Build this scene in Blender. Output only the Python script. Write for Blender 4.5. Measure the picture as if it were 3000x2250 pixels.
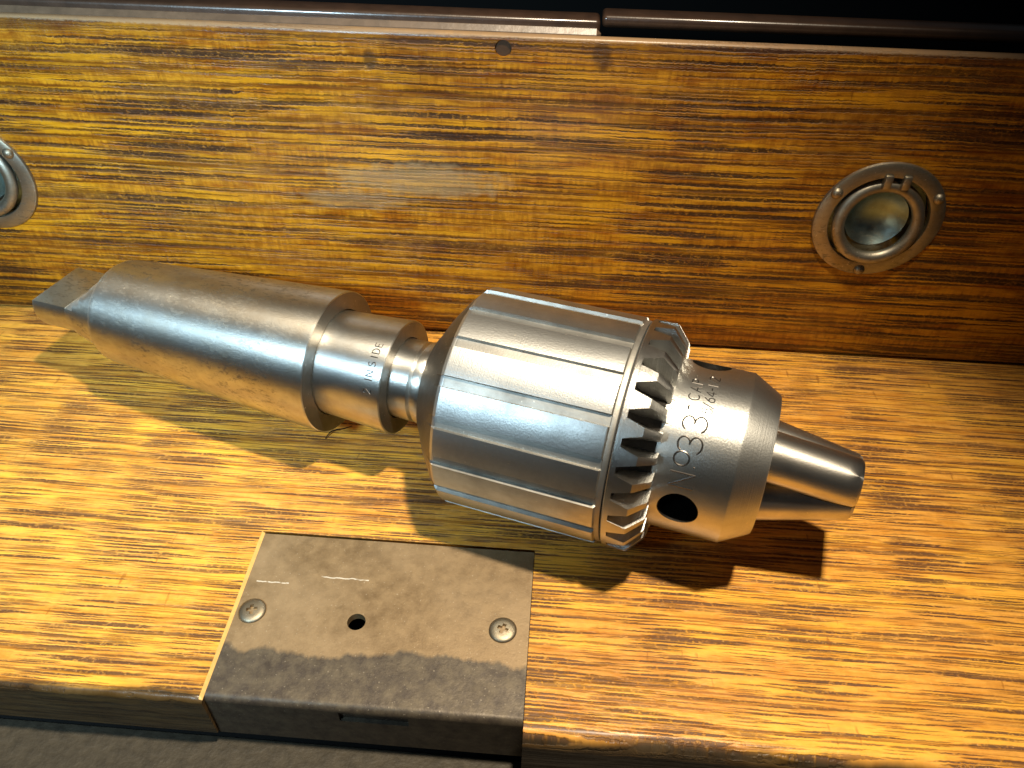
import bpy, bmesh, math, random
from mathutils import Vector, Matrix
from mathutils import noise as nz
random.seed(7)
for o in list(bpy.data.objects): bpy.data.objects.remove(o, do_unlink=True)
scn = bpy.context.scene
col = scn.collection
S = 0.0565                      # one layout unit in metres (width of the lock plate)
R = math.radians

# ------------------------------------------------------------------ camera
YAW, PITCH, ROLL = -0.06227574, 0.73513832, 0.01921498
CP = Vector((1.01587273, -2.98246396, 2.3998575))
fw = Vector((math.sin(YAW)*math.cos(PITCH), math.cos(YAW)*math.cos(PITCH), -math.sin(PITCH)))
rt = Vector((math.cos(YAW), -math.sin(YAW), 0)); up = rt.cross(fw)
rt2 = math.cos(ROLL)*rt + math.sin(ROLL)*up; up2 = -math.sin(ROLL)*rt + math.cos(ROLL)*up
cd = bpy.data.cameras.new('camera'); cam = bpy.data.objects.new('camera', cd); col.objects.link(cam)
m = Matrix((rt2, up2, -fw)).transposed().to_4x4(); m.translation = CP*S
cam.matrix_world = m
cd.sensor_fit = 'HORIZONTAL'; cd.sensor_width = 36; cd.lens = 36*2334.98/3000
cd.clip_start = 0.002; cd.clip_end = 50
cd.dof.use_dof = True; cd.dof.focus_distance = 2.95*S; cd.dof.aperture_fstop = 45
scn.camera = cam

# ------------------------------------------------------------------ world, lamps, exposure
w = bpy.data.worlds.new('World'); scn.world = w; w.use_nodes = True
bg = w.node_tree.nodes['Background']; bg.inputs[0].default_value = (0.80, 0.92, 1.0, 1); bg.inputs[1].default_value = 0.016
def lamp(name, kind, loc, color, power, **k):
    l = bpy.data.lights.new(name, kind); l.color = color; l.energy = power
    for a, b in k.items(): setattr(l, a, b)
    o = bpy.data.objects.new(name, l); col.objects.link(o); o.location = Vector(loc)*S
    return o
def aim(o, tgt):
    d = Vector(tgt)*S - o.location; o.rotation_euler = d.to_track_quat('-Z', 'Y').to_euler()
k = lamp('warm_lamp', 'SPOT', (1.7, -1.72, 6.0), (1.0, 0.84, 0.62), 8.0, shadow_soft_size=0.009, spot_size=R(61), spot_blend=0.9)
aim(k, (0.68, -1.75, 0.0))
k = lamp('cool_lamp', 'AREA', (-0.7, -3.4, 2.75), (0.60, 0.85, 1.0), 0.18, shape='RECTANGLE', size=0.035, size_y=0.02, spread=R(84))
aim(k, (-1.0, 0.0, 0.65))
scn.view_settings.view_transform = 'Standard'; scn.view_settings.look = 'None'
scn.view_settings.exposure = 0.0; scn.view_settings.gamma = 1
scn.render.engine = 'CYCLES'

# ------------------------------------------------------------------ node helpers
class NT:
    def __init__(s, name):
        s.m = bpy.data.materials.new(name); s.m.use_nodes = True
        s.t = s.m.node_tree; s.b = s.t.nodes['Principled BSDF']
    def n(s, kind, **k):
        x = s.t.nodes.new(kind)
        for a, b in k.items(): setattr(x, a, b)
        return x
    def l(s, a, b): s.t.links.new(a, b)
    def val(s, sock, v):
        if hasattr(v, 'is_linked') or isinstance(v, bpy.types.NodeSocket): s.l(v, sock)
        else: sock.default_value = v
    def math(s, op, a, b=0.0, c=None, clamp=False):
        x = s.n('ShaderNodeMath', operation=op, use_clamp=clamp); s.val(x.inputs[0], a); s.val(x.inputs[1], b)
        if c is not None: s.val(x.inputs[2], c)
        return x.outputs[0]
    def mix(s, f, a, b, mode='MIX'):
        x = s.n('ShaderNodeMix', data_type='RGBA', blend_type=mode)
        s.val(x.inputs[0], f); s.val(x.inputs[6], a); s.val(x.inputs[7], b); return x.outputs[2]
    def ramp(s, f, stops, interp='LINEAR'):
        x = s.n('ShaderNodeValToRGB'); x.color_ramp.interpolation = interp
        e = x.color_ramp.elements
        while len(e) < len(stops): e.new(0.5)
        for i, (p, c) in enumerate(stops):
            e[i].position = p; e[i].color = (c, c, c, 1) if isinstance(c, (int, float)) else (*c, 1)
        s.l(f, x.inputs[0]); return x.outputs[0]
    def coords(s):
        tc = s.n('ShaderNodeTexCoord'); mp = s.n('ShaderNodeVectorMath', operation='SCALE'); s.l(tc.outputs['Object'], mp.inputs[0]); mp.inputs[3].default_value = 1/S
        return mp.outputs[0]
    def sep(s, v):
        x = s.n('ShaderNodeSeparateXYZ'); s.l(v, x.inputs[0]); return x.outputs
    def comb(s, a, b, c=0.0):
        x = s.n('ShaderNodeCombineXYZ'); s.val(x.inputs[0], a); s.val(x.inputs[1], b); s.val(x.inputs[2], c); return x.outputs[0]
    def noise(s, v, scale=1.0, detail=2.0, rough=0.5, dist=0.0):
        x = s.n('ShaderNodeTexNoise'); s.l(v, x.inputs['Vector']); x.inputs['Scale'].default_value = scale
        x.inputs['Detail'].default_value = detail; x.inputs['Roughness'].default_value = rough; x.inputs['Distortion'].default_value = dist
        return x.outputs[0]
    def scalev(s, v, x, y, z):
        q = s.n('ShaderNodeVectorMath', operation='MULTIPLY'); s.l(v, q.inputs[0]); q.inputs[1].default_value = (x, y, z); return q.outputs[0]
    def bump(s, h, strength, dist):
        x = s.n('ShaderNodeBump'); x.inputs['Strength'].default_value = strength; x.inputs['Distance'].default_value = dist*S
        s.l(h, x.inputs['Height']); return x.outputs[0]

def wood(name, vert, light, mid, dark, pore, seed, streak=(2.0, 30.0), density=0.5, fleck=0.5, yellow=0.5, grime_shade=False, serr=0.014):
    t = NT(name); X, Y, Z = t.sep(t.coords())
    Yg = Z if vert else t.math('SUBTRACT', Y, Z)
    Yd = Y if vert else Z
    D = t.math('ADD', t.math('MULTIPLY', Yd, 0.6), seed)
    base = t.comb(X, Yg, D)
    # slow waviness of the grain, and comb-like raggedness where fibres cross it
    wv = t.noise(t.scalev(base, 0.7, 1.3, 1.0), 1.0, 1.0, 0.5)
    wv2 = t.noise(t.scalev(base, 4.0, 9.0, 1.0), 1.0, 1.0, 0.5)
    fib = t.noise(t.scalev(base, 62.0, 11.0, 1.0), 1.0, 3.0, 0.6)
    Yw = t.math('ADD', Yg, t.math('ADD', t.math('MULTIPLY', t.math('SUBTRACT', wv, 0.5), 0.04), t.math('MULTIPLY', t.math('SUBTRACT', wv2, 0.5), 0.006)))
    Yr = t.math('ADD', Yw, t.math('MULTIPLY', t.math('SUBTRACT', fib, 0.5), serr))
    P = t.comb(X, Yw, D); Q = t.comb(X, Yr, D)
    # broad patches: where they lie the pores thin out
    patch = t.noise(t.scalev(P, 1.3, 4.0, 1.0), 1.0, 3.0, 0.6)
    # colour mottling
    mott = t.noise(t.scalev(Q, 8.0, 40.0, 1.0), 1.0, 5.0, 0.68)
    c = t.mix(t.ramp(mott, [(0.36, 0.0), (0.60, 1.0)]), mid, light)
    c = t.mix(t.math('MULTIPLY', t.ramp(fib, [(0.40, 1.0), (0.58, 0.0)]), fleck), c, dark)
    yell = t.ramp(t.noise(t.scalev(Q, 2.4, 14.0, 1.0), 1.0, 4.0, 0.62), [(0.47, 0.0), (0.62, 1.0)])
    c = t.mix(t.math('MULTIPLY', yell, yellow), c, (min(1, light[0]*1.22), light[1]*1.30, light[2]*0.8, 1))
    dk = t.ramp(t.noise(t.scalev(Q, 2.0, 11.0, 1.0), 1.0, 5.0, 0.68), [(0.50, 0.0), (0.70, 1.0)])
    c = t.mix(t.math('MULTIPLY', dk, 0.72 if vert else 0.36), c, dark)
    # growth-ring lines, long and thin
    ln = t.noise(t.scalev(Q, 0.7, streak[1]*1.4, 1.0), 1.0, 3.0, 0.6)
    lm = t.ramp(ln, [(0.54, 0.0), (0.61, 1.0)])
    c = t.mix(t.math('MULTIPLY', lm, 0.80 if vert else 0.68), c, dark)
    # open pores: discrete ragged dashes in two sizes, plus a few running streaks
    def dashes(sx, sy, lo, hi, off):
        vv_ = t.n('ShaderNodeTexVoronoi', voronoi_dimensions='2D', feature='F1'); vv_.inputs['Randomness'].default_value = 1.0
        vv_.inputs['Scale'].default_value = 1.0
        t.l(t.comb(t.math('ADD', t.math('MULTIPLY', X, sx), off), t.math('MULTIPLY', Yr, sy)), vv_.inputs['Vector'])
        sepc = t.n('ShaderNodeSeparateColor'); t.l(vv_.outputs['Color'], sepc.inputs[0])
        rad = t.math('MULTIPLY_ADD', sepc.outputs[0], hi-lo, lo)
        return t.math('MULTIPLY', t.math('SUBTRACT', rad, t.math('ADD', vv_.outputs['Distance'], t.math('MULTIPLY', t.math('SUBTRACT', patch, 0.5), 0.35))), 13.0, clamp=True)
    rag = t.noise(t.scalev(base, 60.0, 90.0, 1.0), 1.0, 2.0, 0.7)
    ragr = t.ramp(rag, [(0.30, 0.35), (0.48, 1.0)])
    st = t.noise(t.scalev(Q, streak[0]*0.6, streak[1]*0.9, 1.0), 1.0, 3.0, 0.62)
    sm = t.math('MULTIPLY', t.ramp(st, [(1.11-density, 0.0), (1.17-density, 1.0)]), 0.8)
    sm = t.math('MAXIMUM', sm, dashes(streak[0], streak[1], -0.05, 0.46, seed))
    fm = dashes(streak[0]*2.1, streak[1]*1.9, -0.05, 0.52, seed+5.5)
    smr = t.math('MULTIPLY', sm, ragr)
    c = t.mix(t.math('MULTIPLY', t.math('MULTIPLY', fm, ragr), 0.66), c, pore)
    c = t.mix(t.math('MULTIPLY', smr, 0.93), c, pore)
    if vert:
        bp = t.ramp(t.noise(t.scalev(Q, 1.5, 3.4, 1.0), 1.0, 7.0, 0.72), [(0.50, 0.0), (0.62, 1.0)])
        bm_ = t.noise(t.scalev(base, 26.0, 30.0, 1.0), 1.0, 4.0, 0.7)
        c = t.mix(t.math('MULTIPLY', bp, 0.35), c, t.mix(t.ramp(bm_, [(0.38, 0.0), (0.62, 1.0)]), (0.20, 0.068, 0.007, 1), (0.47, 0.215, 0.026, 1)))
    # short cross nicks and specks
    nk = t.ramp(t.noise(t.scalev(base, 38.0, 9.0, 1.0), 1.0, 2.0, 0.5), [(0.70, 0.0), (0.76, 1.0)])
    c = t.mix(t.math('MULTIPLY', nk, 0.5), c, dark)
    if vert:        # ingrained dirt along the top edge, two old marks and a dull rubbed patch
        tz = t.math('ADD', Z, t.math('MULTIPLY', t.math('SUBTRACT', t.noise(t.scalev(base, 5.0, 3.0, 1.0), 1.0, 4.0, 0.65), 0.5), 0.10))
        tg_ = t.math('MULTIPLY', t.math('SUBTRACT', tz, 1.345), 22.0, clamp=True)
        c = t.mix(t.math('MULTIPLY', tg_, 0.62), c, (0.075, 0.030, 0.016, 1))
        we = t.math('MULTIPLY', t.math('SUBTRACT', t.math('ADD', Z, t.math('MULTIPLY', t.math('SUBTRACT', rag, 0.5), 0.012)), 1.386), 200.0, clamp=True)
        c = t.mix(t.math('MULTIPLY', we, 0.6), c, (0.40, 0.28, 0.17, 1))  # worn top edge, lightened to carry its bright lamp line in the colour
        wob = t.noise(t.scalev(base, 14.0, 14.0, 1.0), 1.0, 3.0, 0.6)
        for (px, pz, rx, rz, am, cc) in ((1.14, 1.335, 0.045, 0.060, 0.7, (0.05, 0.02, 0.008, 1)), (0.275, 1.292, 0.03, 0.04, 0.7, (0.06, 0.028, 0.008, 1)), (0.42, 0.80, 0.42, 0.085, 0.5, (0.36, 0.25, 0.12, 1)), (0.16, 0.70, 0.30, 0.05, 0.35, (0.36, 0.25, 0.12, 1))):
            ex = t.math('DIVIDE', t.math('SUBTRACT', X, px), rx); ez = t.math('DIVIDE', t.math('SUBTRACT', Z, pz), rz)
            e2 = t.math('ADD', t.math('ADD', t.math('MULTIPLY', ex, ex), t.math('MULTIPLY', ez, ez)), t.math('MULTIPLY', t.math('SUBTRACT', wob, 0.5), 2.2))
            c = t.mix(t.math('MULTIPLY', t.ramp(e2, [(0.35, 1.0), (1.0, 0.0)]), am), c, cc)
    if grime_shade:       # handled front edge: finish worn through and ingrained with dirt
        gy = t.math('ADD', Y, t.math('MULTIPLY', t.math('SUBTRACT', t.noise(t.scalev(base, 3.0, 1.0, 1.0), 1.0, 5.0, 0.65), 0.5), 0.05))
        gx = t.math('MULTIPLY', t.math('GREATER_THAN', X, 0.5), 0.042)
        g = t.math('MULTIPLY', t.math('SUBTRACT', t.math('SUBTRACT', -1.846, gx), gy), 45.0, clamp=True)
        gn = t.mix(t.ramp(mott, [(0.35, 0.0), (0.65, 1.0)]), (0.018, 0.014, 0.009, 1), (0.060, 0.044, 0.024, 1))
        c = t.mix(t.math('MULTIPLY', g, 0.93), c, gn)
    t.l(c, t.b.inputs['Base Color'])
    h = t.math('SUBTRACT', t.math('MULTIPLY', rag, 0.25), t.math('ADD', smr, t.math('MULTIPLY', fm, 0.5)))
    t.l(t.bump(h, 0.55, 0.006), t.b.inputs['Normal'])
    t.l(t.ramp(t.math('ADD', t.math('MULTIPLY', smr, 0.4), t.math('MULTIPLY', mott, 0.5)), [(0.15, 0.30), (0.7, 0.58)]), t.b.inputs['Roughness'])
    t.b.inputs['Specular IOR Level'].default_value = 0.35; t.b.inputs['Coat Weight'].default_value = 0.1; t.b.inputs['Coat Roughness'].default_value = 0.22
    return t.m

def steel(name, base, rough, aniso=0.0, stain=0.0, ring=0.0, pits=0.0, warm=0.0):
    t = NT(name); co = t.coords(); X, Y, Z = t.sep(co)
    b = t.b; b.inputs['Metallic'].default_value = 1.0
    n1 = t.noise(co, 7.0, 6.0, 0.65)
    n2 = t.noise(t.scalev(co, 4, 30, 30), 1.0, 4.0, 0.6)
    c = t.mix(t.math('MULTIPLY', t.ramp(n1, [(0.42, 0.0), (0.70, 1.0)]), 0.25 + stain), (*base, 1), tuple(v*0.42 for v in base) + (1,))
    c = t.mix(t.math('MULTIPLY', t.ramp(n2, [(0.5, 0.0), (0.75, 1.0)]), 0.22), c, (base[0]*0.62, base[1]*0.56, base[2]*0.48, 1))
    if warm:
        pa = t.ramp(t.noise(t.scalev(co, 2.6, 4.0, 4.0), 1.0, 6.0, 0.7), [(0.44, 0.0), (0.62, 1.0)])
        c = t.mix(t.math('MULTIPLY', pa, warm), c, (0.40, 0.30, 0.165, 1))
    h = t.noise(co, 160.0, 3.0, 0.6)
    r = t.math('ADD', rough - 0.06, t.math('MULTIPLY', n1, 0.16))
    if pits:
        pn = t.noise(t.scalev(co, 26.0, 60.0, 60.0), 1.0, 4.0, 0.78)
        pm = t.math('MULTIPLY', t.ramp(pn, [(0.52, 0.0), (0.62, 1.0)]), t.ramp(t.noise(co, 2.6, 3.0, 0.6), [(0.43, 0.0), (0.58, 1.0)]))
        c = t.mix(t.math('MULTIPLY', pm, pits), c, (0.17, 0.165, 0.135, 1))
        r = t.math('ADD', r, t.math('MULTIPLY', pm, 0.15))
    if ring:
        rn = t.noise(t.comb(t.math('MULTIPLY', X, 260.0), 0.0, 0.0), 1.0, 3.0, 0.6)
        h = t.math('ADD', h, t.math('MULTIPLY', rn, ring*4.0))
    # dust specks and light scratches
    sp = t.ramp(t.noise(co, 90.0, 1.0, 0.5), [(0.74, 0.0), (0.78, 1.0)])
    c = t.mix(t.math('MULTIPLY', sp, 0.5), c, (0.9, 0.85, 0.75, 1))
    t.l(c, b.inputs['Base Color']); t.l(r, b.inputs['Roughness'])
    t.l(t.bump(h, 0.12 + 0.12*ring, 0.004), b.inputs['Normal'])
    if aniso:
        b.inputs['Anisotropic'].default_value = aniso
        b.inputs['Anisotropic Rotation'].default_value = 0.25
        tg = t.n('ShaderNodeTangent', direction_type='RADIAL', axis='X'); t.l(tg.outputs[0], b.inputs['Tangent'])
    return t.m

def plain(name, colr, rough=0.5, metal=0.0, bumpy=0.0, var=0.3, scale=20.0):
    t = NT(name); co = t.coords()
    n = t.noise(co, scale, 5.0, 0.65)
    c = t.mix(t.math('MULTIPLY', t.ramp(n, [(0.38, 0.0), (0.64, 1.0)]), var), (*colr, 1), tuple(v*0.4 for v in colr) + (1,))
    t.l(c, t.b.inputs['Base Color']); t.b.inputs['Roughness'].default_value = rough; t.b.inputs['Metallic'].default_value = metal
    if bumpy: t.l(t.bump(n, bumpy, 0.01), t.b.inputs['Normal'])
    return t.m

M = {}
M['board'] = wood('board_oak', False, (0.82, 0.41, 0.075, 1), (0.62, 0.265, 0.038, 1), (0.24, 0.080, 0.011, 1), (0.105, 0.046, 0.020, 1), 3.7, (2.1, 78.0), 0.55, 0.10, 0.6, True, 0.005)
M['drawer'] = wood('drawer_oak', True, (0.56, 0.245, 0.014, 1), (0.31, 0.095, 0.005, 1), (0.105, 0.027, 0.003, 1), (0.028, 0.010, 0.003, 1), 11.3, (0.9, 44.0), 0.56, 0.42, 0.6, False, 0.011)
M['rail'] = plain('rail_wood', (0.060, 0.032, 0.019), 0.36, 0.0, 0.15, 0.5, 14.0)
M['lip'] = plain('worn_lip', (0.15, 0.095, 0.058), 0.36, 0.0, 0.25, 0.5, 14.0)
for q in ('rail', 'lip'):
    bb = M[q].node_tree.nodes['Principled BSDF']; bb.inputs['Coat Weight'].default_value = 0.8; bb.inputs['Coat Roughness'].default_value = 0.16 if q == 'rail' else 0.42
M['body'] = steel('fluted_steel', (0.62, 0.635, 0.63), 0.42, 0.5, 0.22, 0.35)
M['sleeve'] = steel('sleeve_steel', (0.70, 0.71, 0.68), 0.35, 0.75, 0.22, 0.0, 0.7, 0.35)
M['inner'] = steel('inner_steel', (0.68, 0.70, 0.69), 0.36, 0.7, 0.2, 0.0, 0.3, 0.35)
M['nose'] = steel('nose_steel', (0.72, 0.73, 0.71), 0.43, 0.6, 0.08, 0.6)
M['gear'] = steel('gear_steel', (0.60, 0.60, 0.58), 0.36, 0.6, 0.15, 1.2)
M['jaw'] = steel('jaw_steel', (0.80, 0.77, 0.71), 0.42, 0.6, 0.15)
M['letter'] = plain('engraving', (0.16, 0.15, 0.14), 0.35, 1.0)
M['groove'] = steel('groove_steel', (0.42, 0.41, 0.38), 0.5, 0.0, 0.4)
M['grime_shade'] = plain('shade_black', (0.016, 0.013, 0.010), 0.55, 0.3, 0.4, 0.5, 40.0)  # near black: shade of tooth gaps, key holes and jaw slits as colour
M['face'] = steel('darkened_face', (0.24, 0.225, 0.20), 0.42, 0.0, 0.3)
M['cut'] = plain('cut_wood', (0.80, 0.50, 0.16), 0.5, 0.0, 0.0, 0.25, 30.0)
M['pull'] = steel('pull_metal', (0.42, 0.40, 0.34), 0.46, 0.0, 0.6, 0.0, 0.8, 0.5)
M['dish'] = steel('dish_metal', (0.34, 0.49, 0.51), 0.34, 0.0, 0.6, 0.0, 0.7, 0.25)
M['screw'] = steel('screw_metal', (0.40, 0.35, 0.26), 0.46, 0.0, 0.4)
M['unlit'] = plain('unlit_black', (0.003, 0.003, 0.003), 1.0)  # near black so the unlit chest inside reads dark; shade is in the colour
M['ledge'] = plain('ledge_paint', (0.060, 0.050, 0.034), 0.6, 0.0, 0.6, 0.6, 24.0)
M['dowel'] = plain('dowel_wood', (0.060, 0.026, 0.008), 0.6)

def plate_mat():
    t = NT('plate_steel'); co = t.coords(); X, Y, Z = t.sep(co); b = t.b
    n = t.noise(co, 16.0, 6.0, 0.7); n2 = t.noise(co, 2.5, 3.0, 0.5); n3 = t.noise(co, 70.0, 3.0, 0.6)
    c = t.mix(t.ramp(n, [(0.36, 0.0), (0.66, 1.0)]), (0.180, 0.118, 0.058, 1), (0.275, 0.190, 0.098, 1))
    c = t.mix(t.math('MULTIPLY', t.ramp(n2, [(0.4, 0.0), (0.62, 1.0)]), 0.6), c, (0.34, 0.245, 0.140, 1))
    # old damp stain along the front
    e = t.noise(t.comb(t.math('MULTIPLY', X, 5.0), t.math('MULTIPLY', Y, 2.0), 4.0), 1.0, 5.0, 0.62)
    edge = t.math('ADD', -1.675, t.math('MULTIPLY', t.math('SUBTRACT', e, 0.5), 0.16))
    st = t.math('MULTIPLY', t.math('SUBTRACT', edge, Y), 60.0, clamp=True)
    n4 = t.noise(co, 22.0, 5.0, 0.7)
    cs = t.mix(t.ramp(n4, [(0.35, 0.0), (0.65, 1.0)]), (0.055, 0.044, 0.036, 1), (0.120, 0.098, 0.068, 1))
    c = t.mix(st, c, cs)
    # two worn scratches
    for (yy, x0, x1, kk) in ((-1.437, 0.033, 0.148, 30.0), (-1.401, 0.255, 0.425, 14.0)):
        wob = t.math('MULTIPLY', t.math('SUBTRACT', t.noise(t.comb(t.math('MULTIPLY', X, 30.0), yy, 0.0), 1.0, 2.0), 0.5), 0.012)
        a = t.math('LESS_THAN', t.math('ABSOLUTE', t.math('SUBTRACT', t.math('ADD', Y, wob), yy)), 0.0022)
        bb = t.math('LESS_THAN', t.math('ABSOLUTE', t.math('SUBTRACT', X, (x0+x1)/2)), (x1-x0)/2)
        br = t.ramp(t.noise(t.comb(t.math('MULTIPLY', X, kk), yy, 1.0), 1.0, 2.0), [(0.42, 0.0), (0.5, 1.0)])
        c = t.mix(t.math('MULTIPLY', t.math('MULTIPLY', a, bb), t.math('MULTIPLY', br, 0.8)), c, (0.75, 0.70, 0.60, 1))
    sp = t.ramp(t.noise(co, 130.0, 1.0, 0.5), [(0.70, 0.0), (0.76, 1.0)])
    c = t.mix(t.math('MULTIPLY', sp, 0.25), c, (0.70, 0.62, 0.48, 1))  # tiny metal sparkles painted as pale specks
    t.l(c, b.inputs['Base Color']); b.inputs['Metallic'].default_value = 0.35
    t.l(t.ramp(n, [(0.3, 0.42), (0.7, 0.62)]), b.inputs['Roughness'])
    t.l(t.bump(t.math('ADD', n3, t.math('MULTIPLY', n, 0.3)), 0.16, 0.006), b.inputs['Normal'])
    return t.m
M['plate'] = plate_mat()

# ------------------------------------------------------------------ mesh helpers (layout units)
def link(name, me, mat, parent=None, sharp=32):
    if sharp is not None:
        bm = bmesh.new(); bm.from_mesh(me)
        bmesh.ops.recalc_face_normals(bm, faces=bm.faces)
        for f in bm.faces: f.smooth = True
        for e in bm.edges:
            e.smooth = not (len(e.link_faces) == 2 and e.calc_face_angle(0) > R(sharp))
        bm.to_mesh(me); bm.free()
    me.materials.clear(); me.materials.append(mat)
    o = bpy.data.objects.new(name, me); col.objects.link(o); o.parent = parent
    return o
def second(o, mat, test):
    o.data.materials.append(mat); k_ = len(o.data.materials)-1
    for p in o.data.polygons:
        c = p.center/S
        if test(c.x, math.hypot(c.y, c.z), p.normal): p.material_index = k_
    return o
def mesh(name, V, F):
    me = bpy.data.meshes.new(name); me.from_pydata([tuple(c*S for c in v) for v in V], [], F); me.update(); return me
def tag(o, label, cat=None, group=None, kind=None):
    if label: o['label'] = label
    if cat: o['category'] = cat
    if group: o['group'] = group
    if kind: o['kind'] = kind
    return o
def pol(s, r, deg): return (s, r*math.cos(R(deg)), r*math.sin(R(deg)))
def revolve(profile, n=160, closed=False):
    """profile of (s, r) turned round local X; r = 0 closes with a fan"""
    V, F, rows = [], [], []
    for (s, r) in profile:
        if r <= 1e-9: rows.append([len(V)]); V.append((s, 0, 0))
        else:
            rows.append(list(range(len(V), len(V)+n))); V += [pol(s, r, 360*i/n) for i in range(n)]
    pairs = list(zip(rows, rows[1:])) + ([(rows[-1], rows[0])] if closed else [])
    for a, b in pairs:
        for i in range(n):
            j = (i+1) % n
            if len(a) == 1: F.append((a[0], b[i], b[j]))
            elif len(b) == 1: F.append((a[i], b[0], a[j]))
            else: F.append((a[i], b[i], b[j], a[j]))
    return V, F
def boolean(me, cutters):
    """subtract closed cutter meshes, return the new mesh"""
    o = bpy.data.objects.new('tmp', me); col.objects.link(o); cs = []
    for c in cutters:
        q = bpy.data.objects.new('cut', c); col.objects.link(q); cs.append(q)
        md = o.modifiers.new('b', 'BOOLEAN'); md.operation = 'DIFFERENCE'; md.solver = 'EXACT'; md.object = q
    dg = bpy.context.evaluated_depsgraph_get(); r = bpy.data.meshes.new_from_object(o.evaluated_get(dg))
    for q in cs + [o]: bpy.data.objects.remove(q, do_unlink=True)
    return r
def fixn(me):
    bm = bmesh.new(); bm.from_mesh(me); bmesh.ops.recalc_face_normals(bm, faces=bm.faces); bm.to_mesh(me); bm.free(); return me
def boxm(x0, x1, y0, y1, z0, z1, bev=0.0, seg=2):
    bm = bmesh.new(); bmesh.ops.create_cube(bm, size=1)
    for v in bm.verts:
        v.co = Vector(((x0+x1)/2 + v.co.x*(x1-x0), (y0+y1)/2 + v.co.y*(y1-y0), (z0+z1)/2 + v.co.z*(z1-z0)))*S
    if bev: bmesh.ops.bevel(bm, geom=bm.edges[:], offset=bev*S, segments=seg, profile=0.5, affect='EDGES')
    me = bpy.data.meshes.new('box'); bm.to_mesh(me); bm.free(); return me
def cylm(c, axis, r, h0, h1, n=48):
    """closed cylinder: from c+axis*h0 to c+axis*h1"""
    c = Vector(c); a = Vector(axis).normalized(); u = a.orthogonal().normalized(); v = a.cross(u)
    V = [tuple(c + a*h + r*(math.cos(2*math.pi*i/n)*u + math.sin(2*math.pi*i/n)*v)) for h in (h0, h1) for i in range(n)]
    F = [(i, (i+1) % n, n+(i+1) % n, n+i) for i in range(n)] + [tuple(range(n))[::-1], tuple(range(n, 2*n))]
    return fixn(mesh('cyl', V, F))

# ------------------------------------------------------------------ the setting: board, ledge, dark interior
YB, YF = -1.2286, -1.8689          # plate back and front
def board():
    # U-shaped board with the mortise for the lock plate open to the front
    def arc_front(y, r, n=5):      # top-front rounding, profile (y, z) from top to front face
        return [(y + r - r*math.sin(t), -r + r*math.cos(t)) for t in [math.pi/2*i/n for i in range(n+1)]]
    V, F = [], []
    def strip(x0, x1, prof, nx, ch=0.0):
        b = len(V); m_ = len(prof)
        for i in range(nx+1):
            x = x0 + (x1-x0)*i/nx
            if ch: x = x1 if i == nx else x0 + (x1-ch-x0)*i/(nx-1)
            jit = nz.noise(Vector((x*3.1, 7.0, 0)))*0.006 + nz.noise(Vector((x*17.0, 3.0, 0)))*0.003 if nx > 20 else 0.0
            for (y, z) in prof:
                f_ = y < YB-0.3
                V.append((x, y + (jit if f_ and z > -0.2 else 0), min(z, -ch) if ch and i == nx else z))
        for i in range(nx):
            for j in range(m_-1):
                F.append((b+i*m_+j, b+(i+1)*m_+j, b+(i+1)*m_+j+1, b+i*m_+j+1))
        F.append(tuple(b+j for j in range(m_))); F.append(tuple(b+nx*m_+j for j in reversed(range(m_))))
    L = [(YB, -0.225), (YB, 0.0)] + arc_front(-1.884, 0.022) + [(-1.880, -0.225)]
    Rr = [(YB, -0.225), (YB, 0.0)] + arc_front(-1.925, 0.055, 8) + [(-1.915, -0.225)]
    Bk = [(0.35, -0.225), (0.35, 0.0), (YB, 0.0), (YB, -0.225)]
    strip(-4.6, -0.001, L + [L[0]], 160, 0.010); strip(1.002, 5.4, Rr + [Rr[0]], 160); strip(-4.6, 5.4, Bk + [Bk[0]], 1)
    bm = bmesh.new(); me = mesh('board', V, F); bm.from_mesh(me); bmesh.ops.remove_doubles(bm, verts=bm.verts, dist=1e-7)
    bm.to_mesh(me); bm.free()
    o = link('board', me, M['board'], None, 40); o['kind'] = 'structure'
    second(o, M['cut'], lambda x, r, n: n.x > 0.4 and n.z > 0.3); return o
board()
o = link('ledge', boxm(-4.6, 5.4, -3.9, -1.862, -0.6, -0.290, 0.006), M['ledge']); o['kind'] = 'structure'
o = link('base', boxm(-4.6, 5.4, -1.856, 0.34, -0.6, -0.30), M['unlit']); o['kind'] = 'structure'  # added black box so the plate hole reads dark
o = link('interior', boxm(-4.6, 5.4, 0.36, 3.2, -0.2, 0.30), M['unlit']); o['kind'] = 'structure'
o = link('back_wall', boxm(-4.6, 5.4, 3.2, 3.3, -0.2, 2.2), M['unlit']); o['kind'] = 'structure'

# ------------------------------------------------------------------ drawer with its two ring pulls
drawer = bpy.data.objects.new('drawer', None); col.objects.link(drawer)
tag(drawer, 'oak drawer with round sunken metal pulls standing behind the drill chuck', 'drawer')
HOLES = [(2.318, 0.726), (-1.510, 0.726)]
fp = boxm(-4.5, 5.3, 0.0, 0.045, 0.014, 1.399, 0.016, 3)
fp = boolean(fp, [cylm((x, -0.1, z), (0, 1, 0), 0.203, 0, 0.4, 64) for x, z in HOLES] + [cylm((0.774, -0.1, 1.352), (0, 1, 0), 0.031, 0, 0.112, 32)])
link('front_panel', fp, M['drawer'], drawer)
link('dowel_plug', cylm((0.774, 0.008, 1.352), (0, 1, 0), 0.0305, 0, 0.006, 32), M['dowel'], drawer)
link('top_lip', boxm(-4.5, 1.128, 0.0455, 0.085, 1.10, 1.414, 0.017, 1), M['lip'], drawer)

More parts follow.
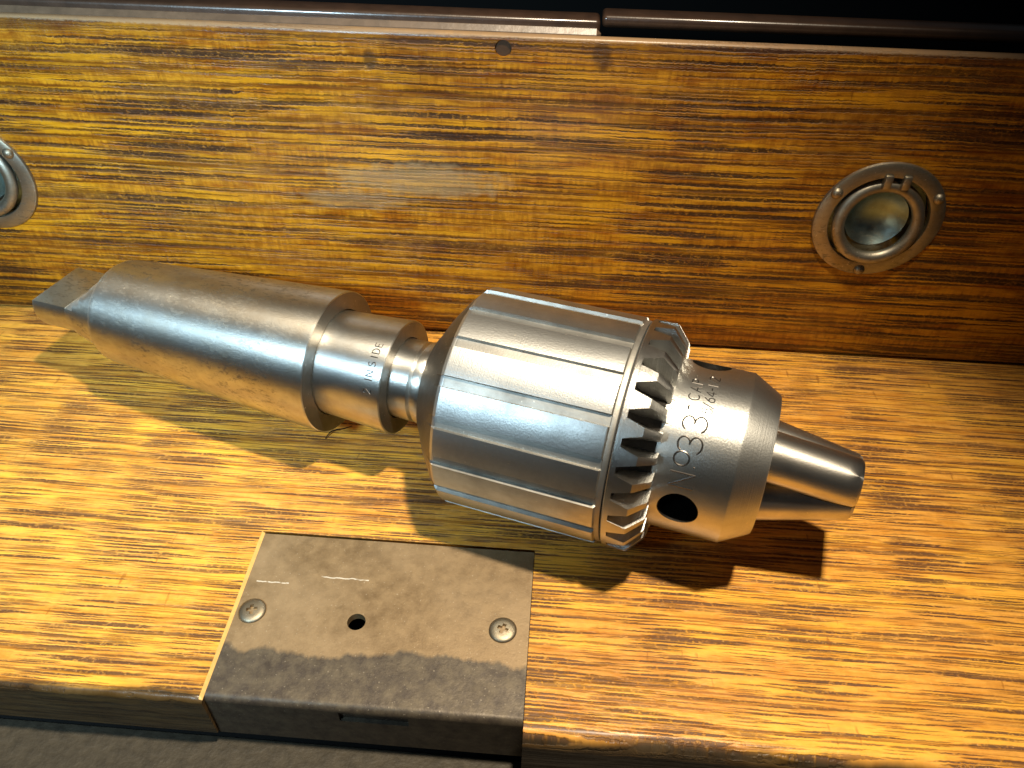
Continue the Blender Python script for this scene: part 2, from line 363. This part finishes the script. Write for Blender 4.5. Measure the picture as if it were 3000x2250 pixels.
def turn_y(profile, n=96, closed=False):
    """revolve round local -Y (out of the drawer): profile of (out, r)"""
    V, F = revolve(profile, n, closed)
    return [(v[1], -v[0], v[2]) for v in V], F
def make_pull(cx, cz):
    V, F = turn_y([(-0.02, 0.200), (0.010, 0.196), (0.016, 0.199), (0.017, 0.206), (0.016, 0.246), (0.011, 0.256), (0.002, 0.259), (-0.001, 0.258), (-0.001, 0.2035)], 96, True)
    p = link('ring_pull', mesh('pull_rim', V, F), M['pull'], drawer); p.location = Vector((cx, 0, cz))*S
    def ch(name, V, F, mat, sharp=35):
        return link(name, mesh(name, V, F), mat, p, sharp)
    # sunken back with a raised dish in the middle
    V, F = turn_y([(-0.050, 0.201), (-0.050, 0.150), (-0.040, 0.138), (-0.020, 0.131), (-0.013, 0.124), (-0.019, 0.117), (-0.034, 0.100), (-0.048, 0.078), (-0.057, 0.05), (-0.062, 0.02), (-0.0625, 0.0)], 96)
    ch('dish', V, F, M['dish'], 60)
    # the ring lying in the recess, tipped a little outwards at the bottom
    V, F = [], []
    for i in range(72):
        a = 2*math.pi*i/72
        for j in range(14):
            b = 2*math.pi*j/14; rr = 0.156 + 0.026*math.cos(b)
            zz = rr*math.sin(a) - 0.004; out = -0.012 + 0.022*math.sin(b) + 0.045*(0.5 - zz/0.36)
            V.append((rr*math.cos(a), -out, zz))
    for i in range(72):
        for j in range(14):
            F.append((i*14+j, ((i+1) % 72)*14+j, ((i+1) % 72)*14+(j+1) % 14, i*14+(j+1) % 14))
    ch('ring', V, F, M['pull'], 80)
    # lugs that hold the ring
    for dx in (-0.020, 0.052):
        bm = bmesh.new(); bm.from_mesh(boxm(dx-0.017, dx+0.017, -0.030, 0.02, 0.150, 0.210, 0.008, 2)); me = bpy.data.meshes.new('lug'); bm.to_mesh(me); bm.free()
        link('lug', me, M['pull'], p)
    for a in (149, 30, 268):
        q = turn_y([(0.012, 0.024), (0.018, 0.0235), (0.026, 0.019), (0.031, 0.011), (0.033, 0.0)], 24)
        r_ = ch('rivet', q[0], q[1], M['pull'], 60); r_.location = Vector((0.232*math.cos(R(a)), 0, 0.232*math.sin(R(a))))*S
    return p
for cx, cz in HOLES: make_pull(cx, cz)

# ------------------------------------------------------------------ rails above the drawer
def rail(x0, x1, y0, ztop, zb, label):
    o = link('rail_strip', boxm(x0, x1, y0, y0+0.10, zb, ztop, 0.016, 4), M['rail'])
    return tag(o, label, 'rail', 'rail strips above the drawer')
rail(-4.5, 1.124, 0.092, 1.434, 1.2, 'dark wooden rail strip above the drawer, longer piece left of the joint')
rail(1.131, 5.3, 0.112, 1.446, 1.400, 'dark wooden rail strip above the drawer, piece right of the joint')

# ------------------------------------------------------------------ lock plate
plate = bpy.data.objects.new('lock_plate', None); col.objects.link(plate)
tag(plate, 'dark stained steel lock plate let into the board front, two screws and a small hole', 'lock plate')
ZP = -0.007
def plate_mesh():
    T = 0.03
    prof = [(YB-0.002, ZP-T), (YB-0.002, ZP-0.003), (YB-0.005, ZP)]
    r = 0.024
    prof += [(YF + r - r*math.sin(t), ZP - r + r*math.cos(t)) for t in [math.pi/2*i/6 for i in range(7)]]
    prof += [(YF, -0.240), (YF+T, -0.240), (YF+T, ZP-T)]
    V, F = [], []; n = len(prof)
    for x in (0.0, 1.0): V += [(x, y, z) for y, z in prof]
    F = [(j, (j+1) % n, n+(j+1) % n, n+j) for j in range(n)] + [tuple(range(n)), tuple(range(n, 2*n))[::-1]]
    me = fixn(mesh('plate', V, F))
    cut = [cylm((0.417, -1.567, -0.2), (0, 0, 1), 0.031, 0, 0.4, 40), boxm(0.422, 0.642, YF-0.05, YF+0.013, -0.088, -0.036)]
    return boolean(me, cut)
link('plate', plate_mesh(), M['plate'], plate)
def screw(x, y, rot):
    V, F = revolve([(-0.02, 0.044), (0.004, 0.047), (0.006, 0.0460), (0.010, 0.040), (0.0125, 0.028), (0.0135, 0.0)], 48)
    V = [(v[1], v[2], v[0]) for v in V]
    me = fixn(mesh('screw', V + [(0, 0, -0.02)], F + [(len(V), (i+1) % 48, i) for i in range(48)]))
    cuts = []
    for a in (0, 90):
        b = bmesh.new(); b.from_mesh(boxm(-0.026, 0.026, -0.0065, 0.0065, -0.004, 0.05))
        for v in b.verts:
            if v.co.z < 0.01*S: v.co.x *= 0.6
        bmesh.ops.rotate(b, verts=b.verts, matrix=Matrix.Rotation(R(a), 3, 'Z')); c = bpy.data.meshes.new('c'); b.to_mesh(c); b.free(); cuts.append(c)
    o = link('screw', boolean(me, cuts), M['screw'], plate)
    o.location = Vector((x, y, ZP))*S; o.rotation_euler = (0, 0, R(rot)); return o
screw(0.056, -1.556, 12); screw(0.912, -1.558, -20)

# ------------------------------------------------------------------ the drill chuck (local X runs along its axis)
AZ, EL = -0.27020491, 0.02224273
dv = Vector((math.cos(AZ)*math.cos(EL), math.sin(AZ)*math.cos(EL), math.sin(EL)))
uv = Vector((-math.sin(AZ), math.cos(AZ), 0)); vv = dv.cross(uv)
chuck = bpy.data.objects.new('drill_chuck', None); col.objects.link(chuck)
mw = Matrix((dv, uv, vv)).transposed().to_4x4(); mw.translation = Vector((0.75239042, -0.84891116, 0.4022))*S
chuck.matrix_world = mw
tag(chuck, 'steel keyed drill chuck with fluted sleeve, toothed ring and taper shank lying on the board', 'drill chuck')
def part(name, VF, mat, sharp=32, parent=None): return link(name, mesh(name, *VF), mat, parent or chuck, sharp)

# taper sleeve with neck and tang
def fillet(c, r, a0, a1, n=6): return [(c[0]+r*math.cos(R(a0+(a1-a0)*i/n)), c[1]+r*math.sin(R(a0+(a1-a0)*i/n))) for i in range(n+1)]
ts = part('taper_sleeve', revolve([(-1.590, 0.0), (-1.590, 0.187), (-1.581, 0.199), (-1.571, 0.209), (-1.560, 0.2150), (-1.545, 0.2182),
      (-1.2, 0.2405), (-0.9, 0.259), (-0.572, 0.277), (-0.566, 0.2765), (-0.563, 0.273), (-0.563, 0.209), (-0.60, 0.204), (-0.60, 0.0)], 192), M['sleeve'], 30)
def tang():
    hw, ht, V, F = 0.128, 0.060, [], []
    def ring(sx, k):
        out = []
        hh, ww = ht*k, hw - (1-k)*0.03
        for sgn in (1, -1):
            for i in range(9):
                t = -1 + 2*i/8
                bul = 0.014*(1-t*t)
                out.append((sx, sgn*(ww+bul), sgn*hh*t))
        return out
    secs = [(-1.932, 0.80), (-1.928, 0.92), (-1.915, 1.0), (-1.755, 1.0)]
    for s_, k_ in secs: V += ring(s_, k_)
    n = 18
    for a in range(len(secs)-1):
        for i in range(n): F.append((a*n+i, a*n+(i+1) % n, (a+1)*n+(i+1) % n, (a+1)*n+i))
    F.append(tuple(range(n))[::-1]); F.append(tuple(range((len(secs)-1)*n, len(secs)*n)))
    return V, F
part('tang', tang(), M['sleeve'], 35, ts)
def neck():
    V, F, n = [], [], 72
    secs = [(-1.757, 0.058, 0.143), (-1.73, 0.068, 0.152), (-1.70, 0.088, 0.160), (-1.66, 0.122, 0.170), (-1.62, 0.158, 0.180), (-1.589, 0.187, 0.1875)]
    for (s_, ht, rn) in secs:
        for i in range(n):
            a = 360*i/n; r_ = min(rn, ht/max(1e-6, abs(math.sin(R(a)))))
            V.append(pol(s_, r_, a))
    for a in range(len(secs)-1):
        for i in range(n): F.append((a*n+i, (a+1)*n+i, (a+1)*n+(i+1) % n, a*n+(i+1) % n))
    F.append(tuple(range(n))); F.append(tuple(range((len(secs)-1)*n, len(secs)*n))[::-1])
    return V, F
part('neck', neck(), M['sleeve'], 30, ts)
second(ts, M['face'], lambda x, r, n: n.x > 0.85)
# inner sleeve with its flange end
iv = part('inner_sleeve', revolve([(-0.62, 0.0), (-0.62, 0.203), (-0.558, 0.2035), (-0.45, 0.209), (-0.296, 0.2185), (-0.291, 0.218), (-0.288, 0.214), (-0.288, 0.157), (-0.33, 0.154), (-0.33, 0.0)], 160), M['inner'], 30)
second(iv, M['face'], lambda x, r, n: n.x > 0.85)
part('arbor_shank', revolve([(-0.36, 0.0), (-0.36, 0.150), (-0.215, 0.1535), (-0.211, 0.150), (-0.205, 0.146), (-0.198, 0.150), (-0.196, 0.156), (-0.178, 0.158), (-0.170, 0.156), (-0.16, 0.150), (-0.16, 0.0)], 128), M['inner'], 30)
# fluted outer sleeve
def fluted():
    offs = [-2.85, -2.5, -1.2, 0, 1.2, 2.5, 2.85, 3.2, 5.0, 7.0, 9.0, 11.0, 13.0, 15.0, 16.8]
    ang = []
    for k_ in range(18):
        for o_ in offs: ang.append((12.4 + 20*k_ + o_, abs(o_) <= 2.5))
    n = len(ang); V, F = [], []
    rows = [(-0.165, .158, .158), (-0.150, .196, .196), (-0.146, .204, .204), (-0.138, .214, .214), (-0.085, .300, .300), (-0.035, .365, .365), (-0.012, .388, .385), (-0.004, .397, .388), (0.002, .4012, .389), (0.010, .4022, .3895),
            (0.15, .4022, .3895), (0.30, .4022, .3895), (0.45, .4022, .3895), (0.546, .4022, .3895), (0.5515, .4010, .3895), (0.5535, .3960, .3895), (0.556, .3920, .3920), (0.566, .3925, .3925), (0.572, .3905, .3905), (0.573, .36, .36)]
    for (s_, rl, rg) in rows: V += [pol(s_, rg if g else rl, a) for a, g in ang]
    for a in range(len(rows)-1):
        for i in range(n): F.append((a*n+i, (a+1)*n+i, (a+1)*n+(i+1) % n, a*n+(i+1) % n))
    return V, F
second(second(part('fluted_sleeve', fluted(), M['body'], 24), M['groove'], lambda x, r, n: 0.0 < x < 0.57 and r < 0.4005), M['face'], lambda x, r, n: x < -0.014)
# toothed ring: a core with a root cone, and 28 teeth standing on it
gr = part('gear_ring', revolve([(0.570, 0.30), (0.570, 0.366), (0.5785, 0.366), (0.579, 0.3975), (0.5825, 0.4022), (0.600, 0.4022), (0.6005, 0.384), (0.606, 0.366), (0.620, 0.346), (0.655, 0.316), (0.695, 0.298), (0.697, 0.285)], 168), M['gear'], 30)
second(gr, M['grime_shade'], lambda x, r, n: x > 0.600 or x < 0.5778)  # gap floors and groove blackened, cavity shade put into the colour
def tooth():
    secs = [0.600, 0.604, 0.612, 0.624, 0.636, 0.648, 0.658, 0.6615, 0.665, 0.680, 0.695, 0.706, 0.709]
    V, F = [], []
    for s_ in secs:
        hw = 1.9 + 2.5*min(1, max(0, (s_-0.600)/0.058)) + 5.0*max(0, s_-0.659)
        rt_ = 0.4022 if s_ <= 0.659 else 0.4022 - (s_-0.659)*1.18
        if s_ > 0.707: rt_ -= 0.004
        rb = 0.36 if s_ < 0.606 else 0.352 - (s_-0.606)*0.78
        rb = max(rb, 0.283)
        ht = 6.4286 - hw; hb = 6.4286 - 0.62*hw
        V += [pol(s_, rb, -hb), pol(s_, rt_, -ht), pol(s_, rt_, -ht*0.33), pol(s_, rt_, ht*0.33), pol(s_, rt_, ht), pol(s_, rb, hb)]
    n = 6
    for a in range(len(secs)-1):
        for i in range(n): F.append((a*n+i, (a+1)*n+i, (a+1)*n+(i+1) % n, a*n+(i+1) % n))
    F.append(tuple(range(n))); e = (len(secs)-1)*n; F.append(tuple(range(e, e+n))[::-1])
    return V, F
t0 = part('gear_tooth', tooth(), M['gear'], 28, gr)
for k_ in range(28):
    tt = t0 if k_ == 0 else t0.copy()
    if k_: col.objects.link(tt); tt.parent = gr
    tt.rotation_euler = (R(114.7 + 360/28*(k_+0.5)), 0, 0)
# nose with its three key holes
NR = 0.292
V, F = revolve([(0.60, 0.15), (0.60, 0.285), (0.62, NR), (0.78, NR), (0.9405, NR), (0.9455, NR-0.0015), (0.950, NR-0.0045), (1.033, 0.2405), (1.0385, 0.235), (1.040, 0.229), (1.040, 0.190), (1.035, 0.184), (0.96, 0.175), (0.90, 0.15)], 192, True)
cut = [cylm((0.799, 0, 0), (0, math.cos(R(a)), math.sin(R(a))), 0.0655, 0.175, 0.5, 64) for a in (59.5, 179.5, 299.5)]
nose = link('nose', boolean(fixn(mesh('nose', V, F)), cut), M['nose'], chuck, 24)
second(nose, M['grime_shade'], lambda x, r, n: (r < NR-0.006 and x < 0.93) or r < 0.186)  # hole walls and bore blackened: their inner shade is painted
# three jaws: inclined rods ground to a 120 degree wedge
def jaw():
    RJ, V, F = 0.085, [], []
    secs = [0.90, 0.97, 1.04, 1.10, 1.16, 1.22, 1.28, 1.318, 1.325, 1.328]
    n1, n2 = 28, 6; n = n1 + 1 + 2*n2
    for s_ in secs:
        ro = 0.196 - (s_-1.04)*0.285; rj = RJ - (0.0 if s_ <= 1.318 else (s_-1.318)*0.6); c_ = ro - RJ
        lim = R(59.2); pd = c_*math.cos(lim); q = math.sqrt(max(1e-8, rj*rj - (c_*math.sin(lim))**2))
        far, near = pd+q, max(0.002, pd-q)
        cy, cz = far*math.cos(lim), far*math.sin(lim); a1 = math.atan2(cz, cy-c_)
        for i in range(n1+1):
            a = -a1 + 2*a1*i/n1; V.append((s_, c_ + rj*math.cos(a), rj*math.sin(a)))
        for i in range(1, n2+1):
            t_ = far + (near-far)*i/n2; V.append((s_, t_*math.cos(lim), t_*math.sin(lim)))
        for i in range(n2):
            t_ = near + (far-near)*i/n2; V.append((s_, t_*math.cos(lim), -t_*math.sin(lim)))
    for a in range(len(secs)-1):
        for i in range(n): F.append((a*n+i, (a+1)*n+i, (a+1)*n+(i+1) % n, a*n+(i+1) % n))
    F.append(tuple(range(n))); e = (len(secs)-1)*n; F.append(tuple(range(e, e+n))[::-1])
    return V, F
j0 = second(part('jaw', jaw(), M['jaw'], 30), M['grime_shade'], lambda x, r, n: n.y < -0.7)  # wedge faces painted near black for the shade in the slits
for k_ in range(3):
    j = j0 if k_ == 0 else j0.copy()
    if k_: col.objects.link(j); j.parent = chuck
    j.rotation_euler = (R(119.5 + 120*k_), 0, 0)

# ------------------------------------------------------------------ stamped lettering
def arc(cx, cy, rx, ry, a0, a1, n=14): return [(cx+rx*math.cos(R(a0+(a1-a0)*i/n)), cy+ry*math.sin(R(a0+(a1-a0)*i/n))) for i in range(n+1)]
G = {
 'N': (0.62, [[(0, 0), (0, 1)], [(0, 1), (0.62, 0)], [(0.62, 0), (0.62, 1)]]),
 'o': (0.62, [arc(0.3, 0.68, 0.29, 0.31, 0, 360, 22)]),
 '.': (0.10, [[(0.03, 0.12), (0.09, 0.12)], [(0.06, 0.09), (0.06, 0.15)]]),
 '3': (0.62, [arc(0.26, 0.74, 0.30, 0.25, 160, -90, 14)[:-1] + [(0.26, 0.50)], [(0.26, 0.50)] + arc(0.27, 0.25, 0.34, 0.26, 85, -160, 14)]),
 '-': (0.35, [[(0.0, 0.5), (0.35, 0.5)]]),
 'C': (0.66, [arc(0.36, 0.5, 0.36, 0.5, 45, 315, 18)]),
 'A': (0.70, [[(0, 0), (0.35, 1), (0.70, 0)], [(0.14, 0.36), (0.56, 0.36)]]),
 'P': (0.55, [[(0, 0), (0, 1)], [(0, 1), (0.3, 1)] + arc(0.3, 0.74, 0.25, 0.26, 90, -90, 10) + [(0, 0.48)]]),
 '5': (0.55, [[(0.5, 1), (0.1, 1), (0.06, 0.56)] + arc(0.24, 0.31, 0.30, 0.31, 125, -150, 14)]),
 '/': (0.45, [[(0, -0.05), (0.45, 1.05)]]),
 '6': (0.58, [[(0.45, 1.0), (0.15, 0.6), (0.03, 0.38)], arc(0.28, 0.29, 0.27, 0.29, 0, 360, 18)]),
 '4': (0.58, [[(0.42, 0), (0.42, 1), (0, 0.3), (0.58, 0.3)]]),
 '1': (0.18, [[(0.09, 0), (0.09, 1)]]),
 '2': (0.55, [arc(0.27, 0.73, 0.26, 0.27, 165, -30, 12) + [(0.0, 0.0), (0.55, 0.0)]]),
 'I': (0.12, [[(0.06, 0), (0.06, 1)]]),
 'S': (0.55, [arc(0.28, 0.75, 0.25, 0.25, 40, 270, 12)[:-1] + arc(0.27, 0.25, 0.27, 0.25, 90, -150, 12)]),
 'D': (0.62, [[(0, 0), (0, 1)], [(0, 1), (0.2, 1)] + arc(0.2, 0.5, 0.42, 0.5, 90, -90, 14) + [(0, 0)]]),
 'E': (0.50, [[(0.5, 0), (0, 0), (0, 1), (0.5, 1)], [(0, 0.5), (0.4, 0.5)]]),
 '8': (0.5, [arc(0.25, 0.75, 0.2, 0.24, 0, 360, 14), arc(0.25, 0.26, 0.25, 0.26, 0, 360, 16)]),
 'U': (0.6, [[(0, 1), (0, 0.35)] + arc(0.3, 0.32, 0.3, 0.32, 180, 360, 10) + [(0.6, 1)]]),
}
def stroke(VF, pts, surf, wd, hgt):
    V, F = VF
    # resample
    P = [Vector(p) for p in pts]; n = len(P)
    b = len(V)
    for i, p in enumerate(P):
        d = (P[min(n-1, i+1)] - P[max(0, i-1)])
        if d.length < 1e-9: d = Vector((1, 0))
        d.normalize(); nn = Vector((-d.y, d.x))
        for (o_, h_) in ((-1, 0.0), (0, 1.0), (1, 0.0)):
            q = p + nn*o_*wd/2; V.append(surf(q.x, q.y, hgt*h_ + 0.0004))
    for i in range(n-1):
        for j in range(2): F.append((b+i*3+j, b+i*3+j+1, b+(i+1)*3+j+1, b+(i+1)*3+j))
def lettering(chars, radius, s_base, parent, wd, hgt=0.0012, slope=0.0):
    """chars: (char, start angle in degrees, height, optional baseline shift); reads towards smaller angles, tops towards -X"""
    V, F = [], []
    def surf(x, y, h):        # x: arc length along the reading direction, y: up
        return pol(s_base - y, radius(s_base-y) + h, -x)
    for ch_ in chars:
        c_, a0, h = ch_[:3]; dy = ch_[3] if len(ch_) > 3 else 0.0
        gw, strokes = G[c_]
        for st in strokes:
            pts = []
            for i in range(len(st)-1):     # subdivide so that strokes follow the curve
                for q in range(3): pts.append((st[i][0]+(st[i+1][0]-st[i][0])*q/3, st[i][1]+(st[i+1][1]-st[i][1])*q/3))
            pts.append(st[-1])
            r0 = radius(s_base)
            def sf(x, y, hh, r0=r0): return pol(s_base - y, radius(s_base-y)+hh, -math.degrees(x/r0))
            stroke((V, F), [(-R(a0)*r0 + px*h, py*h + dy) for px, py in pts], sf, wd, hgt)
    return link('lettering', mesh('lettering', V, F), M['letter'], parent, None)
nr = lambda s_: NR
lettering([('N', 161.4, 0.077), ('o', 147.9, 0.077), ('.', 148.2, 0.077), ('3', 138.0, 0.075), ('3', 125.0, 0.075), ('-', 113.0, 0.045, 0.045)], nr, 0.831, nose, 0.0056)
lettering([('C', 105.6, 0.034), ('A', 99.0, 0.034), ('P', 92.0, 0.034)], nr, 0.7885, nose, 0.0036)
lettering([('5', 112.8, 0.032), ('/', 108.8, 0.034), ('6', 104.8, 0.032), ('4', 100.2, 0.032), ('-', 95.6, 0.032), ('1', 91.6, 0.032), ('/', 89.2, 0.034), ('2', 85.6, 0.032)], nr, 0.8365, nose, 0.0034)
lettering([('1', 125.2, 0.026), ('U', 117.0, 0.022), ('8', 110.4, 0.018)], nr, 0.7165, nose, 0.0026)
ir = lambda s_: 0.203 + (s_+0.62)*0.0468
lettering([('2', 158.5, 0.030), ('I', 145.6, 0.030), ('N', 141.6, 0.030), ('S', 132.0, 0.028), ('I', 123.4, 0.028), ('D', 119.2, 0.028), ('E', 112.0, 0.027)], ir, -0.320, iv, 0.0034)

# ------------------------------------------------------------------ a small curled shaving on the board
P_ = [(0.106, -0.748, 0.006), (0.112, -0.732, 0.012), (0.124, -0.712, 0.016), (0.142, -0.697, 0.012), (0.170, -0.683, 0.007), (0.200, -0.664, 0.006)]
V, F = [], []
for i, p in enumerate(P_):
    d_ = (Vector(P_[min(5, i+1)]) - Vector(P_[max(0, i-1)])).normalized(); a_ = d_.cross(Vector((0, 0, 1))).normalized(); b_ = a_.cross(d_)
    for j in range(6):
        q = Vector(p) + 0.0032*(1-0.5*abs(i-2.5)/2.5)*(math.cos(R(60*j))*a_ + math.sin(R(60*j))*b_); V.append(tuple(q))
for i in range(5):
    for j in range(6): F.append((i*6+j, i*6+(j+1) % 6, (i+1)*6+(j+1) % 6, (i+1)*6+j))
F += [tuple(range(6))[::-1], tuple(range(30, 36))]
tag(link('shaving', mesh('shaving', V, F), M['grime_shade'], None, 80), 'tiny dark curled shaving on the board below the taper sleeve rim', 'shaving')
